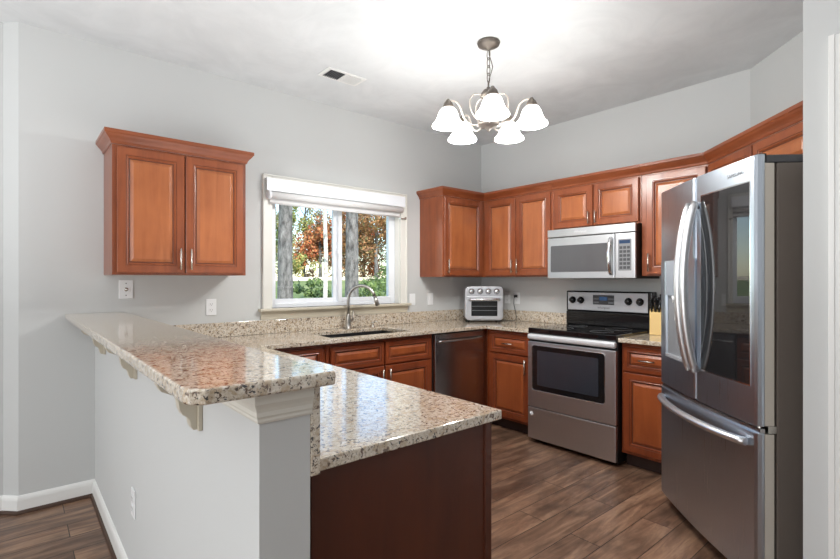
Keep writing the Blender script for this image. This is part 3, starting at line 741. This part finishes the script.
# ------------------------------------------------------------------ outlets
def plate(name, label, cat, loc, rz_, w, h, kind, group=None):
    t_ = thing(name, label, cat, loc, rz_, group)
    bx('cover_plate', (-w/2,w/2,-.0065,-.0005,-h/2,h/2), 'plate', t_, .002)
    if kind == 'duplex':
        for z in (-.021,.021):
            bm = bmesh.new(); rr_plate(bm, -.016,.016,z-.014,z+.014,.008,-.0066,-.009); s = obj('socket', bm, 'plate', t_)
            bm = bmesh.new(); box(bm, -.008,-.006,-.0095,-.0091,z-.002,z+.006); box(bm, .006,.008,-.0095,-.0091,z-.002,z+.006); box(bm, -.002,.002,-.0095,-.0091,z-.010,z-.006); obj('slot', bm, 'slot', s)
    elif kind == 'jack':
        bm = bmesh.new(); lathe(bm, [(0,.02),(.006,.02),(.006,0),(.012,0),(.012,-.003)], 14); obj('jack', bm, 'nickel', t_, (0,-.009,0), (R(90),0,0))
        
        for z in (-.038,.038): bm = bmesh.new(); box(bm, -.003,.003,-.0085,-.0066,z-.003,z+.003); obj('screw', bm, 'slot', t_)
    elif kind == 'switch':
        bm = bmesh.new(); rr_plate(bm, -.016,.016,-.032,.032,.003,-.0066,-.0095); obj('rocker', bm, 'plate', t_)
    return t_
plate('cable_outlet', 'square white cable jack plate under the left cherry cabinet', 'outlet', (-3.335,0,1.262), 0, .078, .118, 'jack')
plate('power_outlet', 'white duplex power outlet on the wall left of the window sill', 'outlet', (-2.816,0,1.13), 0, .07, .115, 'duplex')
plate('light_switch', 'white rocker switch plate just right of the window', 'switch', (-.975,0,1.135), 0, .07, .115, 'switch')
plate('light_switch', 'white rocker switch plate under the corner cabinet, second from the window', 'switch', (-.745,0,1.135), 0, .07, .115, 'switch')
plate('power_outlet', 'white power outlet right beside the toaster oven', 'outlet', (0,-.365,1.14), rz, .07, .115, 'duplex')
pw = plate('power_outlet', 'white power outlet with the black cord plugged in', 'outlet', (0,-.487,1.14), rz, .07, .115, 'duplex')
plate('power_outlet', 'white power outlet low on the grey half wall under the bar', 'outlet', (PX0,-1.25,.395), rz, .07, .115, 'duplex')
bm = bmesh.new(); box(bm, -.040,-.0105,-.487-.012,-.487+.012,1.148,1.173)
tube(bm, [(-.035,-.487,1.155),(-.05,-.487,1.14),(-.052,-.485,1.08),(-.055,-.51,1.0),(-.06,-.525,.95),(-.075,-.52,.922),(-.11,-.47,.9195),(-.15,-.44,.9195),(-.18,-.40,.9195)], .003, 8)
pc = obj('power_cord', bm, 'cord', ov); bpy.context.view_layer.update(); pc.matrix_parent_inverse = ov.matrix_world.inverted(); pc['label'] = 'black power cord'

# ------------------------------------------------------------------ knife block
kb = thing('knife_block', 'blond wooden knife block full of black-handled knives beside the range', 'knife block', (-.20,-1.955,.9145), R(-70))
bm = bmesh.new(); pr_ = [(-.06,0),(.075,0),(.075,.10),(.02,.215),(-.06,.165)]
a = [bm.verts.new((-.05, q[0], q[1])) for q in pr_]; b = [bm.verts.new((.05, q[0], q[1])) for q in pr_]
bm.faces.new(a); bm.faces.new(b[::-1])
for i in range(5): bm.faces.new((a[i], a[(i+1)%5], b[(i+1)%5], b[i]))
obj('block', bm, 'block', kb, bevel=.004)
for i, (x, y, z) in enumerate([(-.036,-.045,.172),(-.012,-.045,.172),(.012,-.045,.172),(.036,-.045,.172),(-.032,-.012,.19),(.0,-.012,.19),(.03,-.012,.19)]):
    bm = bmesh.new(); L = (.125 if i > 3 else .10)*(1-.08*(i%3)); d = Vector((.05*(i%3-1),-.42,.9)); p = Vector((x,y,z-.004))
    tube(bm, [p, p+d*L*.3, p+d*L*.8, p+d*L], [.010,.012,.013,.010], 8, flat=.7)
    k_ = obj('knife', bm, 'black', kb)
bm = bmesh.new(); p = Vector((.0,.012,.207)); tube(bm, [p+Vector((.018*math.cos(a_/12*2*PI), -.03+.0*a_, .045+.026*math.sin(a_/12*2*PI))) for a_ in range(12)], .005, 8, closed=True); tube(bm, [p+Vector((0,-.005,-.005)), p+Vector((0,-.03,.02))], .006, 8); obj('shears', bm, 'black', kb)

# ------------------------------------------------------------------ roller shade over window
rs = thing('roller_shade', 'white roller shade rolled up in its valance at the top of the window', 'window shade', (-1.778,-.027,1.94))
hw = .661
bx('valance', (-hw,hw,-.047,-.038,.055,.150), 'vinyl', rs, .002)
bx('valance_top', (-hw,hw,-.0375,-.0005,.141,.150), 'vinyl', rs, .002)
bm = bmesh.new(); tube(bm, [(-hw+.035,-.0345,.025),(hw-.03,-.0345,.025)], .027, 20); obj('fabric_roll', bm, 'roller', rs)
bm = bmesh.new(); tube(bm, [(-hw+.012,-.0345,.025),(-hw+.034,-.0345,.025)], .033, 24); obj('end_cap', bm, 'vinyl', rs)
bm = bmesh.new(); box(bm, -hw+.04, hw-.035, -.0085, -.0065, -.03, .03); tube(bm, [(-hw+.04,-.0075,-.033),(hw-.035,-.0075,-.033)], .007, 8); obj('shade_fabric', bm, 'roller', rs)
bm = bmesh.new(); box(bm, hw-.03, hw+.035, -.02, .0, -.052, -.044); box(bm, hw+.025, hw+.035, -.02, .0, -.052, -.03); obj('bracket', bm, 'nickel', rs)

# ------------------------------------------------------------------ ceiling vent
cv = thing('ceiling_vent', 'white rectangular air register in the ceiling above the window', 'vent', (-2.083,-.56,H))
hx, hy = .155, .08
bm = bmesh.new()
for a in ((-hx,hx,-hy,-hy+.022),(-hx,hx,hy-.022,hy),(-hx,-hx+.03,-hy+.022,hy-.022),(hx-.03,hx,-hy+.022,hy-.022),(-.008,.008,-hy+.022,hy-.022)): box(bm, *a, -.008, -.0005)
obj('frame', bm, 'trim', cv, bevel=.002)
bx('duct_opening', (-hx+.03,hx-.03,-hy+.022,hy-.022,-.002,-.0006), 'slot', cv, 0)
for i in range(8):
    for s, tilt in ((-1, .5), (1, -.5)):
        bm = bmesh.new(); vs = box(bm, -.0012, .0012, -hy+.022, hy-.022, -.0075, .0065); tf(vs, Matrix.Rotation(tilt*1.3, 4, 'Y'))
        o = obj('slat', bm, 'trim' if s > 0 else 'grey', cv, (s*(.014+.0155*i), 0, -.008))

# ------------------------------------------------------------------ chandelier
ch = thing('chandelier', 'five-arm bronze chandelier with white bell glass shades hanging from the ceiling', 'chandelier', (-1.66,-1.57,H))
CY = -H
bm = bmesh.new(); lathe(bm, [(0,0),(.066,0),(.070,-.006),(.066,-.02),(.045,-.032),(.015,-.040),(.008,-.05),(0,-.052)], 32); obj('canopy', bm, 'bronze', ch)
bm = bmesh.new(); z = -.05
for i in range(4):
    L = .058; zc = z-L/2; pts = []
    for k in range(14):
        a = 2*PI*k/14; u, v_ = .012*math.cos(a), (L/2+.002)*math.sin(a); pts.append((u, 0, zc+v_) if i % 2 else (0, u, zc+v_))
    tube(bm, pts, .0028, 6, closed=True); z -= L*.82
obj('chain', bm, 'bronze', ch)
zt = z - .006
bm = bmesh.new(); tube(bm, [(0.004,.0,-.045),(.012,.006,-.07),(.035,.01,-.10),(.05,.01,-.135),(.03,.006,-.18),(.006,.0,-.225),(.002,0,-.26)], .003, 8); obj('wire', bm, 'bronze', ch)
bm = bmesh.new(); lathe(bm, [(0,-.238),(.006,-.24),(.006,-.275),(.012,-.28),(.012,-.288),(.03,-.295),(.046,-.315),(.052,-.335),(.034,-.338),(.02,-.345),(.012,-.36),(.012,-.44),(.022,-.455),(.026,-.47),(.018,-.49),(.03,-.495),(.068,-.50),(.070,-.510),(.060,-.518),(.03,-.522),(.012,-.535),(.008,-.548),(0,-.552)], 32); obj('body', bm, 'bronze', ch)
cdir = math.atan2(-3.538+1.57, -3.888+1.66)
BR = .26
for i in range(5):
    a = cdir + R(5) + 2*PI*i/5; c_, s_ = math.cos(a), math.sin(a)
    def P3(r_, z_): return (r_*c_, r_*s_, z_)
    pts = bez(P3(.02,-.345), P3(.09,-.30), P3(.135,-.34), P3(.12,-.41), 10)[:-1] + bez(P3(.12,-.41), P3(.105,-.47), P3(.06,-.50), P3(.045,-.47), 8)
    bm = bmesh.new(); tube(bm, pts, .0042, 8)
    pts = bez(P3(.02,-.475), P3(.10,-.56), P3(.16,-.50), P3(.175,-.44), 10)[:-1] + bez(P3(.175,-.44), P3(.19,-.385), P3(.225,-.375), P3(BR,-.388), 10)
    tube(bm, pts, .0055, 8)
    arm = obj('arm', bm, 'armmetal', ch)
    bm = bmesh.new(); c0 = P3(BR, 0)
    lathe(bm, [(0,-.372),(.008,-.376),(.014,-.386),(.026,-.40),(.033,-.418),(.033,-.432),(.0,-.434)], 20, (c0[0], c0[1], 0)); obj('socket_cup', bm, 'bronze', arm)
    bm = bmesh.new(); lathe(bm, [(.030,-.428),(.038,-.432),(.050,-.446),(.058,-.466),(.065,-.490),(.077,-.511),(.091,-.526),(.096,-.536),(.0945,-.540)], 40, (c0[0], c0[1], 0))
    obj('glass_shade', bm, 'bell', arm)
    bm = bmesh.new(); lathe(bm, [(0,-.435),(.012,-.437),(.013,-.447),(.022,-.462),(.024,-.478),(.020,-.492),(.010,-.500),(0,-.501)], 16, (c0[0], c0[1], 0)); obj('bulb', bm, 'bulb', arm)
    l = light('bulb_light', 'POINT', (c0[0], c0[1], -.517), (0,0,0), 16.5, (.99,.98,.95), shadow_soft_size=.03); l.parent = ch

# ================================================================== OUTSIDE
bm = bmesh.new()
nx, ny = 30, 80; vs = {}
def GZ(y): return -.75 + min(max(0, y-2), 20)*.108
for i in range(nx+1):
    for j in range(ny+1):
        x = -40+90*i/nx; y = .2+80*j/ny; z = GZ(y)
        vs[i,j] = bm.verts.new((x, y, z+.03*math.sin(x*.7+y*.3)))
for i in range(nx):
    for j in range(ny): bm.faces.new((vs[i,j], vs[i+1,j], vs[i+1,j+1], vs[i,j+1])).smooth = True
struct('ground', bm, 'lawn', 'green lawn outside the window', 'lawn')
bm = bmesh.new(); prism(bm, [(-30,21.6),(45,20.4),(45,21.2),(-30,22.4)], 1.2, 1.50)
struct('garden_wall', bm, 'gravel', 'low pale stone edging across the far side of the lawn', 'garden wall')

def crownleaf(bm, c, rad, n, size, seed):
    rnd = random.Random(seed)
    blobs = [(Vector((rnd.gauss(0,.42)*rad[0], rnd.gauss(0,.42)*rad[1], rnd.gauss(0,.42)*rad[2])), rnd.uniform(.22,.42)) for _ in range(16)]
    for k in range(n):
        b_, br = rnd.choice(blobs)
        d = Vector((rnd.gauss(0,1), rnd.gauss(0,1), rnd.gauss(0,1))).normalized()
        p = Vector(c) + b_ + Vector((d.x*rad[0], d.y*rad[1], d.z*rad[2]))*br*rnd.uniform(.6,1.05)
        n_ = (d + Vector((rnd.gauss(0,.5), rnd.gauss(0,.5), rnd.gauss(0,.5)))).normalized()
        u = n_.orthogonal().normalized(); u = Matrix.Rotation(rnd.uniform(0,6.28), 3, n_) @ u; w_ = n_.cross(u); s = size*rnd.uniform(.6,1.3)
        bm.faces.new([bm.verts.new(p+u*s), bm.verts.new(p+w_*s*.55), bm.verts.new(p-u*s), bm.verts.new(p-w_*s*.55)])
def tree(label, x, y, h, tr_, leaf, crown_c, crown_r, n, size, seed, bark='bark', lean=.02):
    gz = GZ(y)
    t_ = thing('tree', label, 'tree', (x, y, gz-.1)); rnd = random.Random(seed)
    bm = bmesh.new(); pts = [(lean*h*(i/8)**2+rnd.uniform(-.02,.02), rnd.uniform(-.02,.02), h*i/8) for i in range(9)]
    tube(bm, pts, [tr_*(1-.07*i)*(1.15 if i == 0 else 1) for i in range(9)], 12)
    for k in range(9):
        z0 = h*rnd.uniform(.35,.95); a = rnd.uniform(0,6.28); L = h*rnd.uniform(.12,.28); bx_ = lean*h*(z0/h)**2
        tube(bm, [(bx_,0,z0), (bx_+math.cos(a)*L*.5, math.sin(a)*L*.5, z0+L*.35), (bx_+math.cos(a)*L, math.sin(a)*L, z0+L*.9)], [tr_*.3,tr_*.2,tr_*.08], 6)
    obj('trunk', bm, bark, t_)
    if n:
        bm = bmesh.new(); crownleaf(bm, crown_c, crown_r, n, size, seed); obj('foliage', bm, leaf, t_, fixn=False)
    return t_
def at(px, d):   # a spot outside seen in picture column px at depth d from the viewpoint
    th = R(49.588); f_ = Vector((math.cos(th), math.sin(th))); r_ = Vector((math.sin(th), -math.cos(th)))
    q = Vector((-3.888,-3.538)) + f_*d + r_*((px-420)/479.4*d); return q.x, q.y
q = at(284.5, 10); tree('thick grey tree trunk seen at the left side of the window', q[0], q[1], 9, .175, 'leaf_green', (0,0,7.6), (.6,.6,.8), 500, .12, 1)
q = at(352, 11); tree('thick grey tree trunk seen through the right window pane', q[0], q[1], 10, .17, 'leaf_green', (0,0,8.5), (.6,.6,.8), 500, .12, 2, lean=-.01)
q = at(325.5, 13); tree('thin pale tree trunk in the left window pane', q[0], q[1], 9, .065, 'leaf_yellow', (0,0,7.6), (.5,.5,.7), 300, .10, 3, bark='pale_bark', lean=.0)
far = [(268,34,'leaf_green',6.5,'dark green tree beyond the driveway, far left in the window'),
       (288,40,'leaf_yellow',8,'yellow-green tree beyond the driveway behind the left grey trunk'),
       (304,33,'leaf_yellow',6.2,'yellow-green tree beyond the driveway in the left pane'),
       (320,31,'leaf_red',5.6,'rust red tree beyond the driveway in the left pane'),
       (334,38,'leaf_brown',7.0,'brown autumn tree beyond the driveway behind the window mullion'),
       (347,31,'leaf_brown',6.0,'brown tree behind the right grey trunk'),
       (364,34,'leaf_red',5.4,'dull red tree beyond the driveway in the right pane'),
       (376,30,'leaf_brown',6.6,'brown leafy tree in the middle of the right pane'),
       (392,34,'leaf_green',6.8,'green tree at the right side of the window'),
       (410,33,'leaf_brown',7.0,'brown tree outside, at the far right of the window')]
for i, (px, d, lf, h, lab) in enumerate(far):
    q = at(px, d+2); tree(lab, q[0], q[1], h*.86, .13, lf, (0,0,h*.46), (1.9,1.9,h*.44), 4200, .10, 20+i)
def shrub(px, d, rz_, n, lf, lab, seed, sc=.07):
    q = at(px, d); gz = GZ(q[1])
    bm = bmesh.new(); crownleaf(bm, (0,0,rz_*.8), (rz_*1.1,rz_*1.1,rz_), n, sc, seed); o = tag(obj('shrub', bm, lf, None, (q[0], q[1], gz), fixn=False), lab, 'shrub')
shrub(312, 16, .55, 900, 'leaf_green', 'small green shrub on the lawn in the left window pane', 51)
shrub(368, 15, .9, 1300, 'leaf_green', 'dark green shrub low in the right window pane', 52)
shrub(392, 19, 1.0, 1200, 'leaf_green', 'dark green shrub outside near the right window jamb', 53)
shrub(296, 29, .8, 900, 'leaf_yellow', 'yellowish bush at the far side of the lawn', 54, .09)
